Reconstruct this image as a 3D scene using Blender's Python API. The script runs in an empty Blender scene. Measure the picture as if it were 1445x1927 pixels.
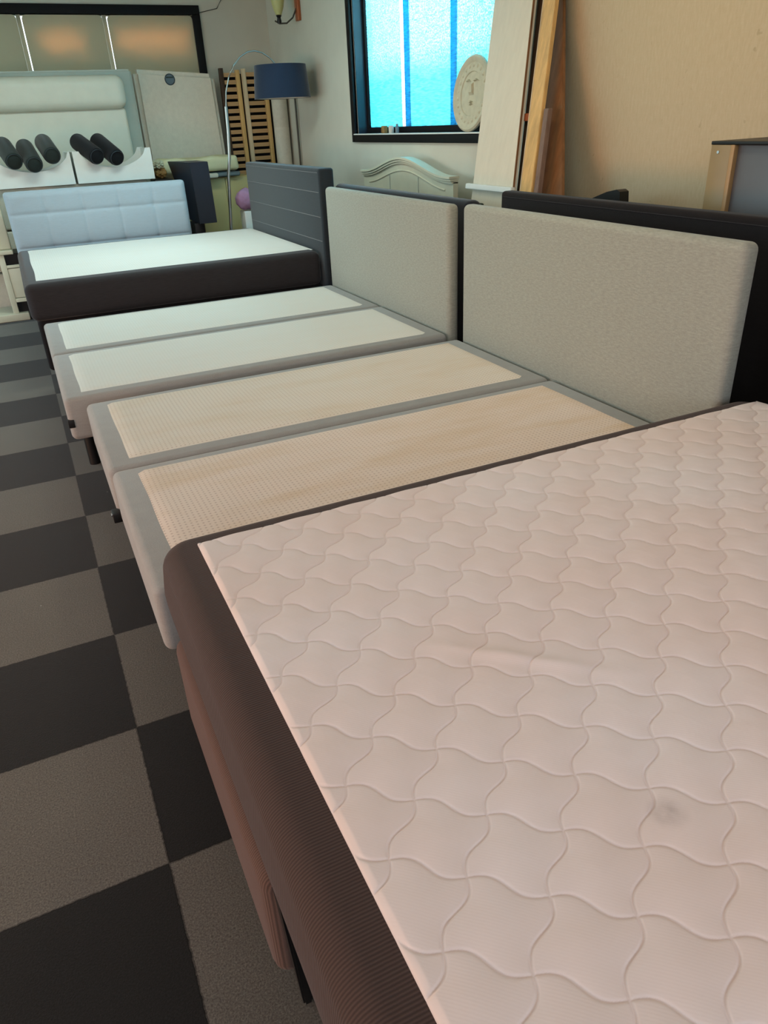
import bpy, bmesh, math, random
import numpy as np
from mathutils import Vector, Matrix
random.seed(7)
PI = math.pi
S = bpy.context.scene
COL = S.collection

# ------------------------------------------------------------------ camera
cam_d = bpy.data.cameras.new('camera')
cam = bpy.data.objects.new('camera', cam_d); COL.objects.link(cam)
cam_d.sensor_fit = 'HORIZONTAL'; cam_d.sensor_width = 36.0
cam_d.lens = 1373.33 / 1445 * 36.0
cam_d.clip_start = 0.02; cam_d.clip_end = 200
r_ = Vector((0.90219752, -0.42914336, -0.04330822))
u_ = Vector((0.23766151, 0.41081329, 0.88019853))
f_ = Vector((0.35993976, 0.80440563, -0.47262559))
M = Matrix((( r_.x, u_.x, -f_.x, 0.03455781), (r_.y, u_.y, -f_.y, -1.27842785),
            (r_.z, u_.z, -f_.z, 1.54143498), (0, 0, 0, 1)))
cam.matrix_world = M
S.camera = cam
S.view_settings.view_transform = 'Standard'
S.view_settings.look = 'None'
S.view_settings.gamma = 1
S.view_settings.use_curve_mapping = False
S.view_settings.exposure = 0.0

# ------------------------------------------------------------------ world
W = bpy.data.worlds.new('world'); S.world = W; W.use_nodes = True
wn = W.node_tree.nodes; wl = W.node_tree.links
bg = wn['Background']; bg.inputs['Strength'].default_value = 2.2
tc = wn.new('ShaderNodeTexCoord'); sx = wn.new('ShaderNodeSeparateXYZ'); cr = wn.new('ShaderNodeValToRGB')
wl.new(tc.outputs['Generated'], sx.inputs[0]); wl.new(sx.outputs['Z'], cr.inputs[0]); wl.new(cr.outputs[0], bg.inputs['Color'])
cr.color_ramp.elements[0].position = 0.0; cr.color_ramp.elements[0].color = (0.16, 0.2, 0.2, 1)
cr.color_ramp.elements[1].position = 0.5; cr.color_ramp.elements[1].color = (0.6, 0.8, 1.0, 1)
e = cr.color_ramp.elements.new(0.06); e.color = (0.85, 0.93, 1.0, 1)

# ------------------------------------------------------------------ lamps
def area(name, loc, target, sx_, sy_, power, color, spread=180):
    d = bpy.data.lights.new(name, 'AREA'); d.shape = 'RECTANGLE'; d.size = sx_; d.size_y = sy_
    d.energy = power; d.color = color; d.spread = math.radians(spread)
    o = bpy.data.objects.new(name, d); COL.objects.link(o); o.location = loc
    dv = Vector(target) - Vector(loc)
    o.rotation_euler = dv.to_track_quat('-Z', 'Y').to_euler()
    return o
area('daylight_front_window', (-0.6, -4.2, 1.9), (0.2, 0, 0.8), 4.0, 1.5, 38, (0.95, 0.92, 1.0))
area('daylight_left_door', (-4.1, 0.9, .65), (0, 0.9, 0.5), 2.8, 1.0, 122, (1.0, 0.45, 0.20))
area('daylight_left_window', (-4.1, 5.2, 1.75), (1, 5.4, 0.8), 4.6, 1.6, 90, (0.58, 0.93, 1.0))
area('ceiling_lamp_near', (0.9, -0.6, 2.86), (0.9, -0.6, 0), 1.3, 0.3, 9, (0.98, 0.9, 0.94))
area('ceiling_lamp_far', (1.0, 5.2, 2.86), (1.0, 5.2, 0), 1.6, 0.5, 36, (0.84, 1.0, 0.92))
area('ceiling_lamp_right', (1.9, 1.6, 2.86), (2.3, 1.6, 0), 1.3, 0.3, 13, (1.0, 0.88, 0.62))
area('daylight_side_window', (3.9, 4.9, 2.3), (3.2, 4.9, 1.9), 2.2, 1.6, 85, (0.85, 0.97, 1.0))
# small orange lamps added behind the far-window panels to make their sunlit glow bands
area('glow_lamp_far_window_right', (1.875, 8.56, 2.425), (1.875, 8.2, 2.425), 0.74, 0.17, 330, (1.0, 0.42, 0.20), 60)
area('glow_lamp_far_window_middle', (0.93, 8.56, 2.42), (0.93, 8.2, 2.42), 0.42, 0.16, 60, (1.0, 0.42, 0.20), 60)

# ------------------------------------------------------------------ materials
def srgb(r, g, b):
    f = lambda c: (c / 255) / 12.92 if c / 255 <= 0.04045 else (((c / 255) + 0.055) / 1.055) ** 2.4
    return (f(r), f(g), f(b), 1)
class Mt:
    def __init__(s, name, color=(0.8, 0.8, 0.8, 1), rough=0.6, spec=0.3, metal=0.0, sheen=0.0):
        s.m = bpy.data.materials.new(name); s.m.use_nodes = True
        s.n = s.m.node_tree.nodes; s.l = s.m.node_tree.links; s.b = s.n['Principled BSDF']
        s.b.inputs['Base Color'].default_value = color; s.b.inputs['Roughness'].default_value = rough
        s.b.inputs['Specular IOR Level'].default_value = spec; s.b.inputs['Metallic'].default_value = metal
        if sheen:
            s.b.inputs['Sheen Weight'].default_value = sheen; s.b.inputs['Sheen Roughness'].default_value = 0.4
        s.col = None; s.h = None
    def node(s, t, **k):
        x = s.n.new(t)
        for a, v in k.items(): setattr(x, a, v)
        return x
    def co(s, scale=(1, 1, 1), rot=(0, 0, 0)):
        t = s.node('ShaderNodeTexCoord'); m = s.node('ShaderNodeMapping')
        m.inputs['Scale'].default_value = scale; m.inputs['Rotation'].default_value = rot
        s.l.new(t.outputs['Object'], m.inputs[0]); return m.outputs[0]
    def noise(s, sc, scale=(1, 1, 1), detail=3, rough=0.5):
        x = s.node('ShaderNodeTexNoise'); x.inputs['Scale'].default_value = sc
        x.inputs['Detail'].default_value = detail; x.inputs['Roughness'].default_value = rough
        s.l.new(s.co(scale), x.inputs['Vector']); return x.outputs['Fac']
    def math(s, op, a, b=None, c=None):
        x = s.node('ShaderNodeMath', operation=op)
        for i, v in enumerate((a, b, c)):
            if v is None: continue
            if isinstance(v, (int, float)): x.inputs[i].default_value = v
            else: s.l.new(v, x.inputs[i])
        return x.outputs[0]
    def ramp(s, fac, stops):
        x = s.node('ShaderNodeValToRGB'); s.l.new(fac, x.inputs[0]); el = x.color_ramp.elements
        el[0].position, el[0].color = stops[0]; el[1].position, el[1].color = stops[-1]
        for p, c in stops[1:-1]:
            q = el.new(p); q.color = c
        return x.outputs[0]
    def mix(s, fac, a, b):
        x = s.node('ShaderNodeMix', data_type='RGBA')
        if isinstance(fac, (int, float)): x.inputs[0].default_value = fac
        else: s.l.new(fac, x.inputs[0])
        for i, v in ((6, a), (7, b)):
            if isinstance(v, tuple): x.inputs[i].default_value = v
            else: s.l.new(v, x.inputs[i])
        return x.outputs[2]
    def setcol(s, c): s.l.new(c, s.b.inputs['Base Color']); return s
    def bump(s, h, strength=0.3, dist=0.002):
        x = s.node('ShaderNodeBump'); x.inputs['Strength'].default_value = strength; x.inputs['Distance'].default_value = dist
        s.l.new(h, x.inputs['Height'])
        if s.h is not None: s.l.new(s.h, x.inputs['Normal'])
        s.h = x.outputs[0]; s.l.new(s.h, s.b.inputs['Normal']); return s
    def wave(s, sc, direction='X', scale=(1, 1, 1), dist=0.0):
        x = s.node('ShaderNodeTexWave', wave_type='BANDS', bands_direction=direction)
        x.inputs['Scale'].default_value = sc; x.inputs['Distortion'].default_value = dist
        s.l.new(s.co(scale), x.inputs['Vector']); return x.outputs['Fac']

def mul(c, k): return (min(1, c[0] * k), min(1, c[1] * k), min(1, c[2] * k), 1)
def fabric(name, color, var=0.18, sheen=0.3, streak=(6, 6, 60), fine=260, rough=0.9, bump=0.35):
    m = Mt(name, color, rough, 0.15, sheen=sheen)
    a = m.noise(3.0, streak, 4, 0.6); b = m.noise(fine, (1, 1, 1), 2)
    c1 = m.ramp(a, [(0.3, mul(color, 1 - var)), (0.7, mul(color, 1 + var))])
    c2 = m.mix(m.math('MULTIPLY', b, 0.35), c1, mul(color, 0.55))
    m.setcol(c2); m.bump(b, bump, 0.002); return m.m
def plain(name, color, rough=0.5, spec=0.3, metal=0.0, var=0.06, sc=8, bump=0.0):
    m = Mt(name, color, rough, spec, metal)
    a = m.noise(sc, (1, 1, 1), 4)
    m.setcol(m.ramp(a, [(0.3, mul(color, 1 - var)), (0.7, mul(color, 1 + var))]))
    if bump: m.bump(m.noise(sc * 20), bump, 0.002)
    return m.m
def wood(name, color, axis='Z', var=0.22, rough=0.55):
    m = Mt(name, color, rough, 0.3)
    sc = {'Z': (30, 30, 1.5), 'Y': (30, 1.5, 30), 'X': (1.5, 30, 30)}[axis]
    a = m.noise(1.0, sc, 5, 0.6)
    m.setcol(m.ramp(a, [(0.3, mul(color, 1 - var)), (0.7, mul(color, 1 + var))])); m.bump(a, 0.2, 0.002); return m.m

def carpet():
    m = Mt('carpet_tiles', rough=0.95, spec=0.1, sheen=0.2)
    t = m.node('ShaderNodeTexCoord'); sp = m.node('ShaderNodeSeparateXYZ'); m.l.new(t.outputs['Object'], sp.inputs[0])
    # slightly wobbly tile edges
    wob = m.math('MULTIPLY', m.math('SUBTRACT', m.noise(60, (1, 1, 1), 2), 0.5), 0.008)
    X = m.math('ADD', sp.outputs[0], wob); Y = m.math('ADD', sp.outputs[1], wob)
    fx = m.math('FLOOR', m.math('MULTIPLY', X, 2.0)); fy = m.math('FLOOR', m.math('MULTIPLY', Y, 2.0))
    k = m.math('ABSOLUTE', m.math('MODULO', m.math('ADD', fx, fy), 2.0))
    n1 = m.noise(230, (1, 1, 1), 4, 0.75); n2 = m.noise(5, (1, 1, 1), 3)
    light = m.ramp(n1, [(0.30, srgb(72, 70, 64)), (0.52, srgb(110, 107, 100)), (0.75, srgb(142, 138, 128))])
    dark = m.ramp(n1, [(0.30, srgb(24, 25, 25)), (0.6, srgb(36, 37, 37)), (0.8, srgb(50, 51, 50))])
    c = m.mix(k, dark, light)
    c = m.mix(m.math('MULTIPLY', n2, 0.22), c, srgb(48, 46, 40))
    # joints
    jx = m.math('ABSOLUTE', m.math('SUBTRACT', m.math('FRACT', m.math('ADD', m.math('MULTIPLY', X, 2.0), 0.5)), 0.5))
    jy = m.math('ABSOLUTE', m.math('SUBTRACT', m.math('FRACT', m.math('ADD', m.math('MULTIPLY', Y, 2.0), 0.5)), 0.5))
    j = m.math('LESS_THAN', m.math('MINIMUM', jx, jy), 0.006)
    c = m.mix(m.math('MULTIPLY', j, 0.55), c, srgb(22, 22, 21))
    # lint specks
    v = m.node('ShaderNodeTexVoronoi'); v.inputs['Scale'].default_value = 7.0; v.inputs['Randomness'].default_value = 1.0
    m.l.new(m.co(), v.inputs['Vector'])
    lint = m.math('LESS_THAN', v.outputs['Distance'], 0.018)
    c = m.mix(m.math('MULTIPLY', lint, 0.75), c, srgb(190, 188, 180))
    m.setcol(c); m.bump(n1, 0.6, 0.004); return m.m

def ribbed(name, color, freq=57):
    m = Mt(name, color, 0.85, 0.2, sheen=0.12)
    w = m.wave(freq, 'Y', (1, 1, 1), 0.6); n = m.noise(500)
    c = m.mix(w, mul(color, 0.72), mul(color, 1.35)); c = m.mix(m.math('MULTIPLY', n, 0.35), c, mul(color, 0.5))
    m.setcol(c); m.bump(w, 0.5, 0.0012); return m.m

def quilt_mat():
    c0 = srgb(226, 214, 208)
    m = Mt('quilted_ticking', c0, 0.9, 0.15, sheen=0.15)
    t = m.node('ShaderNodeTexCoord'); mp = m.node('ShaderNodeMapping'); mp.inputs['Rotation'].default_value = (0, 0, 0.75)
    m.l.new(t.outputs['Object'], mp.inputs[0])
    w = m.node('ShaderNodeTexWave', wave_type='BANDS', bands_direction='Y'); w.inputs['Scale'].default_value = 70
    w.inputs['Distortion'].default_value = 0.8; m.l.new(mp.outputs[0], w.inputs['Vector'])
    n = m.noise(2.2, (1, 1, 1), 3)
    c = m.ramp(n, [(0.35, srgb(224, 209, 201)), (0.65, srgb(226, 217, 213))])
    # a small grey stain of its own
    g = m.node('ShaderNodeVectorMath', operation='DISTANCE'); g.inputs[1].default_value = STAIN
    m.l.new(t.outputs['Object'], g.inputs[0])
    st = m.ramp(g.outputs['Value'], [(0.0, (0.7, 0.7, 0.7, 1)), (0.034, (0, 0, 0, 1))])
    c = m.mix(m.math('MULTIPLY', st, m.noise(60)), c, srgb(120, 108, 104))
    m.setcol(c); m.bump(w.outputs['Fac'], 0.08, 0.0008); m.bump(m.noise(14, (1, 1, 1), 2), 0.25, 0.006); return m.m
STAIN = (0, 0, 0)

def dotted(name, base, dot, tint=0.0):
    m = Mt(name, base, 0.85, 0.15)
    t = m.node('ShaderNodeTexCoord'); sp = m.node('ShaderNodeSeparateXYZ'); m.l.new(t.outputs['Object'], sp.inputs[0])
    P = 2 * PI / 0.025
    a = m.math('SINE', m.math('MULTIPLY', m.math('ADD', sp.outputs[0], sp.outputs[1]), P * 0.72))
    b = m.math('SINE', m.math('MULTIPLY', m.math('SUBTRACT', sp.outputs[0], sp.outputs[1]), P * 0.72))
    d = m.ramp(m.math('MULTIPLY', a, b), [(0.45, (0, 0, 0, 1)), (0.75, (1, 1, 1, 1))])
    c = m.mix(m.math('MULTIPLY', d, 0.5), base, dot)
    n = m.noise(1.6, (1.2, 5, 1), 4, 0.6)
    c = m.mix(m.math('MULTIPLY', m.ramp(n, [(0.45, (0, 0, 0, 1)), (0.75, (1, 1, 1, 1))]), (0.2 + tint * 0.3) if tint else 0.05), c, srgb(205, 178, 138))
    if tint:   # more yellow-brown towards the head end, in uneven streaks
        f = m.ramp(m.math('ADD', sp.outputs[0], m.math('MULTIPLY', n, 0.9)), [(0.95, (0, 0, 0, 1)), (1.0, (0, 0, 0, 1))])
        rg = m.node('ShaderNodeMapRange'); rg.inputs[1].default_value = 1.2; rg.inputs[2].default_value = 2.3
        m.l.new(m.math('ADD', sp.outputs[0], m.math('MULTIPLY', n, 0.9)), rg.inputs[0])
        c = m.mix(m.math('MULTIPLY', rg.outputs[0], tint), c, srgb(206, 172, 122))
    m.setcol(c); m.bump(d, -0.25, 0.0015); m.bump(m.noise(5, (1, 2, 1), 2), 0.3, 0.01); return m.m

def wallpaper():
    c0 = srgb(196, 184, 154)
    m = Mt('woven_wallpaper', c0, 0.85, 0.15)
    a = m.noise(1.0, (70, 70, 20), 4, 0.65); b = m.noise(1.0, (22, 22, 120), 3, 0.6); f = m.noise(2.0, (1, 1, 1), 3)
    c = m.mix(a, srgb(176, 164, 132), srgb(206, 196, 172)); c = m.mix(m.math('MULTIPLY', b, 0.4), c, srgb(184, 166, 130))
    sp = m.ramp(m.noise(22, (1, 1, 1), 3), [(0.68, (0, 0, 0, 1)), (0.76, (1, 1, 1, 1))])
    c = m.mix(m.math('MULTIPLY', sp, 0.35), c, srgb(140, 122, 90)); c = m.mix(m.math('MULTIPLY', f, 0.18), c, srgb(190, 178, 160))
    m.setcol(c); m.bump(a, 0.25, 0.002); return m.m

def frosted(name, color, speck=True, k=1.0):
    m = Mt(name, color); m.n.remove(m.b)
    out = m.n['Material Output']
    rip = m.noise(1.0, (10, 14, 130), 3, 0.6)
    c = m.ramp(rip, [(0.35, mul(color, 0.72)), (0.65, mul(color, 1.25))])
    tr = m.node('ShaderNodeBsdfTranslucent'); m.l.new(c, tr.inputs[0])
    gl = m.node('ShaderNodeBsdfGlossy'); gl.inputs['Roughness'].default_value = 0.35; gl.inputs[0].default_value = (0.8, 0.9, 1, 1)
    mx = m.node('ShaderNodeMixShader'); mx.inputs[0].default_value = 0.06; m.l.new(tr.outputs[0], mx.inputs[1]); m.l.new(gl.outputs[0], mx.inputs[2])
    last = mx.outputs[0]
    if speck:   # tiny clear bubbles in the upper part of the film
        t = m.node('ShaderNodeTexCoord'); sp = m.node('ShaderNodeSeparateXYZ'); m.l.new(t.outputs['Object'], sp.inputs[0])
        rg = m.node('ShaderNodeMapRange'); rg.inputs[1].default_value = 0.55; rg.inputs[2].default_value = 0.78
        m.l.new(m.math('ADD', sp.outputs[2], m.math('MULTIPLY', m.noise(5), 0.15)), rg.inputs[0])
        n = m.ramp(m.noise(95, (1, 1, 1), 1), [(0.46, (0, 0, 0, 1)), (0.54, (1, 1, 1, 1))])
        f = m.math('MULTIPLY', m.math('MULTIPLY', n, rg.outputs[0]), 0.75)
        tp = m.node('ShaderNodeBsdfTransparent'); tp.inputs[0].default_value = (0.8, 0.98, 1, 1)
        m2 = m.node('ShaderNodeMixShader'); m.l.new(f, m2.inputs[0]); m.l.new(last, m2.inputs[1]); m.l.new(tp.outputs[0], m2.inputs[2])
        last = m2.outputs[0]
    m.l.new(last, out.inputs[0]); return m.m

def translucent_fabric(name, color):
    m = Mt(name, color, 0.9, 0.1)
    out = m.n['Material Output']
    tr = m.node('ShaderNodeBsdfTranslucent'); tr.inputs[0].default_value = mul(color, 1.15)
    mx = m.node('ShaderNodeMixShader'); mx.inputs[0].default_value = 0.28
    m.l.new(m.b.outputs[0], mx.inputs[1]); m.l.new(tr.outputs[0], mx.inputs[2]); m.l.new(mx.outputs[0], out.inputs[0])
    return m.m

MAT = {}
MAT['carpet'] = carpet()
MAT['wall_cool'] = plain('painted_wall', srgb(204, 202, 188), 0.85, 0.15, var=0.04, sc=3, bump=0.15)
MAT['wallpaper'] = wallpaper()
MAT['ceiling'] = plain('ceiling_paint', srgb(225, 222, 214), 0.9)
MAT['black_frame'] = plain('black_window_frame', srgb(15, 15, 17), 0.55, 0.2)
MAT['jamb'] = plain('dark_blue_black_lacquer', srgb(30, 38, 52), 0.35, 0.6)
MAT['film'] = frosted('cyan_window_film', (0.24, 0.70, 0.84, 1))
MAT['bar_light_bleed'] = frosted('glazing_bar_bleed_blue', (0.06, 0.34, 0.52, 1), False)  # blue put into the bars for window light bleeding over them
MAT['film_white'] = frosted('white_strip_film', (0.85, 0.72, 0.75, 1), False)
MAT['glass'] = None
MAT['grey_fabric'] = fabric('light_grey_weave', srgb(156, 158, 156), 0.05, 0.25, (5, 5, 40), 200)
MAT['grey_headboard'] = fabric('heather_grey_weave', srgb(158, 163, 153), 0.14, 0.25, (14, 14, 60), 160, bump=0.5)
MAT['top_cool'] = dotted('pale_base_cover', srgb(224, 224, 218), srgb(210, 209, 202))
MAT['top_dots'] = dotted('pale_dotted_base_cover', srgb(224, 216, 205), srgb(176, 160, 146), 0.25)
MAT['top_dots_yellow'] = dotted('yellow_dotted_base_cover', srgb(226, 212, 200), srgb(168, 146, 134), 0.75)
MAT['brown_rib'] = ribbed('charcoal_brown_ribbed_fabric', srgb(70, 56, 51))
MAT['brown_rib_lit'] = ribbed('brown_ribbed_fabric_lit', srgb(94, 74, 66), 57)  # same fabric as the mattress box, lighter brown painted in for the lighting
MAT['charcoal'] = fabric('charcoal_upholstery', srgb(52, 51, 54), 0.12, 0.2)
MAT['charcoal_hb'] = fabric('slate_upholstery', srgb(52, 60, 66), 0.08, 0.25)
MAT['slate_hb'] = MAT['charcoal_hb']
MAT['black_fabric'] = fabric('near_black_upholstery', srgb(30, 29, 31), 0.1, 0.1)
MAT['navy_hb'] = fabric('navy_black_upholstery', srgb(36, 40, 48), 0.1, 0.35)
MAT['blue_hb'] = fabric('pale_blue_grey_upholstery', srgb(168, 184, 196), 0.04, 0.3, fine=300, bump=0.2)
MAT['white_top'] = dotted('white_topper', srgb(228, 228, 224), srgb(214, 214, 208))
MAT['cream_vinyl'] = plain('cream_vinyl', srgb(214, 214, 198), 0.45, 0.4, var=0.03)
MAT['cream_side'] = plain('grey_green_vinyl', srgb(178, 186, 176), 0.5, 0.35, var=0.03)
MAT['cream_mattress'] = fabric('cream_damask_ticking', srgb(224, 218, 202), 0.05, 0.2, (7, 7, 7), 120)
MAT['panel_cloth'] = translucent_fabric('beige_translucent_cloth', srgb(196, 190, 164))
MAT['white_board'] = plain('white_lacquered_board', srgb(226, 232, 228), 0.35, 0.5, var=0.02)
MAT['ivory'] = plain('ivory_paint', srgb(212, 212, 190), 0.4, 0.4, var=0.03)
MAT['bolster'] = fabric('dark_green_grey_cloth', srgb(44, 52, 50), 0.15, 0.3)
MAT['bolster_black'] = fabric('black_cloth', srgb(26, 28, 32), 0.1, 0.2)
MAT['navy_box'] = plain('navy_black_laminate', srgb(30, 36, 48), 0.4, 0.4)
MAT['black_plastic'] = plain('black_plastic', srgb(18, 18, 19), 0.45, 0.4)
MAT['yellow_cab'] = plain('pale_yellow_veneer', srgb(200, 186, 130), 0.4, 0.4, var=0.06, sc=2)
MAT['duvet'] = plain('pale_yellow_cotton', srgb(218, 214, 176), 0.9, 0.1, var=0.04, bump=0.3)
MAT['blue_cloth'] = plain('grey_blue_cloth', srgb(118, 132, 138), 0.9, 0.1)
MAT['white_cloth'] = plain('white_cloth', srgb(206, 202, 188), 0.9, 0.1)
MAT['amber'] = plain('amber_cloth', srgb(150, 116, 66), 0.6, 0.4, var=0.3, sc=14)
MAT['clear_film'] = plain('milky_plastic', srgb(190, 188, 160), 0.35, 0.5, var=0.12, sc=12)
MAT['lilac'] = plain('lilac_plush', srgb(166, 132, 166), 0.95, 0.1, var=0.12, sc=10, bump=0.4)
MAT['pine'] = wood('pine', srgb(204, 168, 108))
MAT['pine_pale'] = wood('pale_pine', srgb(206, 188, 156))
MAT['pine_slat'] = wood('birch_slat', srgb(188, 152, 108), 'X')
MAT['orange_wood'] = wood('orange_brown_board', srgb(126, 90, 58))
MAT['dark_wood'] = wood('dark_brown_wood', srgb(66, 50, 38))
MAT['lilac_wood'] = wood('grey_brown_wood', srgb(118, 96, 84))
MAT['white_panel'] = wood('white_washed_panel', srgb(214, 210, 192), var=0.04)
MAT['steel'] = plain('brushed_steel', srgb(178, 180, 176), 0.3, 0.5, 0.9)
MAT['dark_metal'] = plain('dark_grey_metal', srgb(70, 70, 64), 0.4, 0.5, 0.6)
MAT['shade_blue'] = fabric('dark_blue_lampshade', srgb(44, 57, 78), 0.06, 0.5)
MAT['shade_in'] = plain('white_shade_lining', srgb(210, 208, 198), 0.8)
MAT['plaster'] = plain('ivory_plaster', srgb(200, 196, 172), 0.8, 0.2, var=0.08, sc=20, bump=0.3)
MAT['copper'] = plain('copper_brown', srgb(168, 96, 60), 0.4, 0.4, 0.3)
MAT['lamp_glass'] = plain('olive_glass', srgb(190, 190, 130), 0.3, 0.6)
MAT['green_dark'] = plain('dark_green_board', srgb(38, 52, 44), 0.7)
MAT['tan'] = plain('tan_laminate', srgb(142, 124, 86), 0.4, 0.4)
MAT['tan_edge'] = plain('tan_edge_band', srgb(160, 130, 86), 0.4, 0.4)
MAT['grey_blue_panel'] = plain('slate_laminate', srgb(88, 92, 98), 0.35, 0.5, var=0.08, sc=4)
MAT['badge_blue'] = plain('blue_grey_badge', srgb(92, 106, 116), 0.5)
MAT['badge_dark'] = plain('dark_green_badge', srgb(38, 50, 44), 0.5)
MAT['thread'] = plain('pale_stitching', srgb(120, 122, 124), 0.8)

# ------------------------------------------------------------------ mesh helpers
def nb(): return bmesh.new()
def box(bm, x0, x1, y0, y1, z0, z1, bev=0.0, seg=3):
    g = bmesh.ops.create_cube(bm, size=1.0); vs = g['verts']
    for v in vs:
        v.co = Vector((x0 + (v.co.x + .5) * (x1 - x0), y0 + (v.co.y + .5) * (y1 - y0), z0 + (v.co.z + .5) * (z1 - z0)))
    if bev:
        es = list({e for v in vs for e in v.link_edges})
        bmesh.ops.bevel(bm, geom=es, offset=bev, segments=seg, profile=0.5, affect='EDGES')
    return bm
def hexa(bm, p, bev=0.0, seg=2):
    """8 points: bottom ring 4, top ring 4"""
    v = [bm.verts.new(q) for q in p]
    fs = [(3, 2, 1, 0), (4, 5, 6, 7), (0, 1, 5, 4), (1, 2, 6, 5), (2, 3, 7, 6), (3, 0, 4, 7)]
    for f in fs: bm.faces.new([v[i] for i in f])
    if bev:
        bmesh.ops.bevel(bm, geom=list({e for x in v for e in x.link_edges}), offset=bev, segments=seg, affect='EDGES')
    return bm
def prism(bm, poly, fn0, fn1):
    a = [bm.verts.new(fn0(*q)) for q in poly]; b = [bm.verts.new(fn1(*q)) for q in poly]
    bm.faces.new(a); bm.faces.new(list(reversed(b))); n = len(poly)
    for i in range(n): bm.faces.new((a[(i + 1) % n], a[i], b[i], b[(i + 1) % n]))
    return bm
def tube(bm, pts, r, seg=10, caps=True):
    pts = [Vector(p) for p in pts]; rings = []
    rr = r if isinstance(r, (list, tuple)) else [r] * len(pts)
    for i, p in enumerate(pts):
        d = (pts[min(i + 1, len(pts) - 1)] - pts[max(i - 1, 0)]).normalized()
        up = Vector((0, 0, 1)) if abs(d.z) < 0.9 else Vector((1, 0, 0))
        a = d.cross(up).normalized(); b = d.cross(a).normalized()
        rings.append([bm.verts.new(p + rr[i] * (math.cos(2 * PI * k / seg) * a + math.sin(2 * PI * k / seg) * b)) for k in range(seg)])
    for i in range(len(rings) - 1):
        for k in range(seg):
            bm.faces.new((rings[i][k], rings[i][(k + 1) % seg], rings[i + 1][(k + 1) % seg], rings[i + 1][k]))
    if caps: bm.faces.new(list(reversed(rings[0]))); bm.faces.new(rings[-1])
    return bm
def lathe(bm, prof, c, seg=32, mat=None):
    rings = []
    for r, z in prof:
        if r < 1e-5: rings.append([bm.verts.new(Vector((0, 0, z)))])
        else: rings.append([bm.verts.new(Vector((r * math.cos(2 * PI * k / seg), r * math.sin(2 * PI * k / seg), z))) for k in range(seg)])
    for i in range(len(rings) - 1):
        A, B = rings[i], rings[i + 1]
        for k in range(seg):
            k2 = (k + 1) % seg
            if len(A) == 1 and len(B) == 1: continue
            if len(A) == 1: bm.faces.new((A[0], B[k], B[k2]))
            elif len(B) == 1: bm.faces.new((A[k], B[0], A[k2]))
            else: bm.faces.new((A[k], B[k], B[k2], A[k2]))
    T = mat if mat is not None else Matrix.Translation(Vector(c))
    for R_ in rings:
        for v in R_: v.co = T @ v.co
    return bm
def slab(x0, x1, y0, y1, z0, z1, rt, rb, rc, seg=8):
    """cushion block: top edge radius rt, bottom edge radius rb, plan corner radius rc"""
    b = nb(); lev = [(rb * (1 - math.sin(PI / 2 * k / seg)), z0 + rb * (1 - math.cos(PI / 2 * k / seg))) for k in range(seg + 1)]
    n = 6
    lev += [(-.004 * math.sin(PI * k / n), z0 + rb + (z1 - rt - z0 - rb) * k / n) for k in range(1, n)]
    lev += [(rt * (1 - math.cos(PI / 2 * k / seg)), z1 - rt + rt * math.sin(PI / 2 * k / seg)) for k in range(seg + 1)]
    rings = []
    for ins, z in lev:
        r = max(rc - ins, .012); P = []
        for cx_, cy_, a0 in ((x1 - ins - r, y1 - ins - r, 0), (x0 + ins + r, y1 - ins - r, 1), (x0 + ins + r, y0 + ins + r, 2), (x1 - ins - r, y0 + ins + r, 3)):
            for k in range(9):
                a = (a0 + k / 8) * PI / 2; P.append(b.verts.new((cx_ + r * math.cos(a), cy_ + r * math.sin(a), z)))
        rings.append(P)
    for A_, B_ in zip(rings, rings[1:]):
        m = len(A_)
        for k in range(m): b.faces.new((A_[k], A_[(k + 1) % m], B_[(k + 1) % m], B_[k]))
    b.faces.new(list(reversed(rings[0]))); b.faces.new(rings[-1]); return b
def wloc(o):
    l = Vector((0, 0, 0))
    while o is not None: l += o.location; o = o.parent
    return l
def obj(name, bm, mat, parent=None, ang=40, base=None):
    bmesh.ops.recalc_face_normals(bm, faces=bm.faces[:])
    off = wloc(parent) if parent is not None else Vector((0, 0, 0))
    loc = Vector((0, 0, 0))
    if parent is None:
        xs = [v.co for v in bm.verts]
        loc = Vector(base) if base is not None else Vector(((min(c.x for c in xs) + max(c.x for c in xs)) / 2, (min(c.y for c in xs) + max(c.y for c in xs)) / 2, min(c.z for c in xs)))
        off = loc
    for v in bm.verts: v.co -= off
    me = bpy.data.meshes.new(name); bm.to_mesh(me); bm.free()
    me.polygons.foreach_set('use_smooth', [True] * len(me.polygons))
    me.set_sharp_from_angle(angle=math.radians(ang))
    me.materials.append(mat)
    o = bpy.data.objects.new(name, me); COL.objects.link(o); o.location = loc
    if parent is not None: o.parent = parent
    return o
def thing(name, label, cat, loc, group=None):
    o = bpy.data.objects.new(name, None); COL.objects.link(o); o.empty_display_size = 0.05
    o.location = loc; o['label'] = label; o['category'] = cat
    if group: o['group'] = group
    return o
def tag(o, label, cat, group=None):
    o['label'] = label; o['category'] = cat
    if group: o['group'] = group
    return o
def struct(name, bm, mat, base=(0, 0, 0), parent=None):
    o = obj(name, bm, mat, parent, base=base if parent is None else None)
    if parent is None: o['kind'] = 'structure'
    return o
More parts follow.
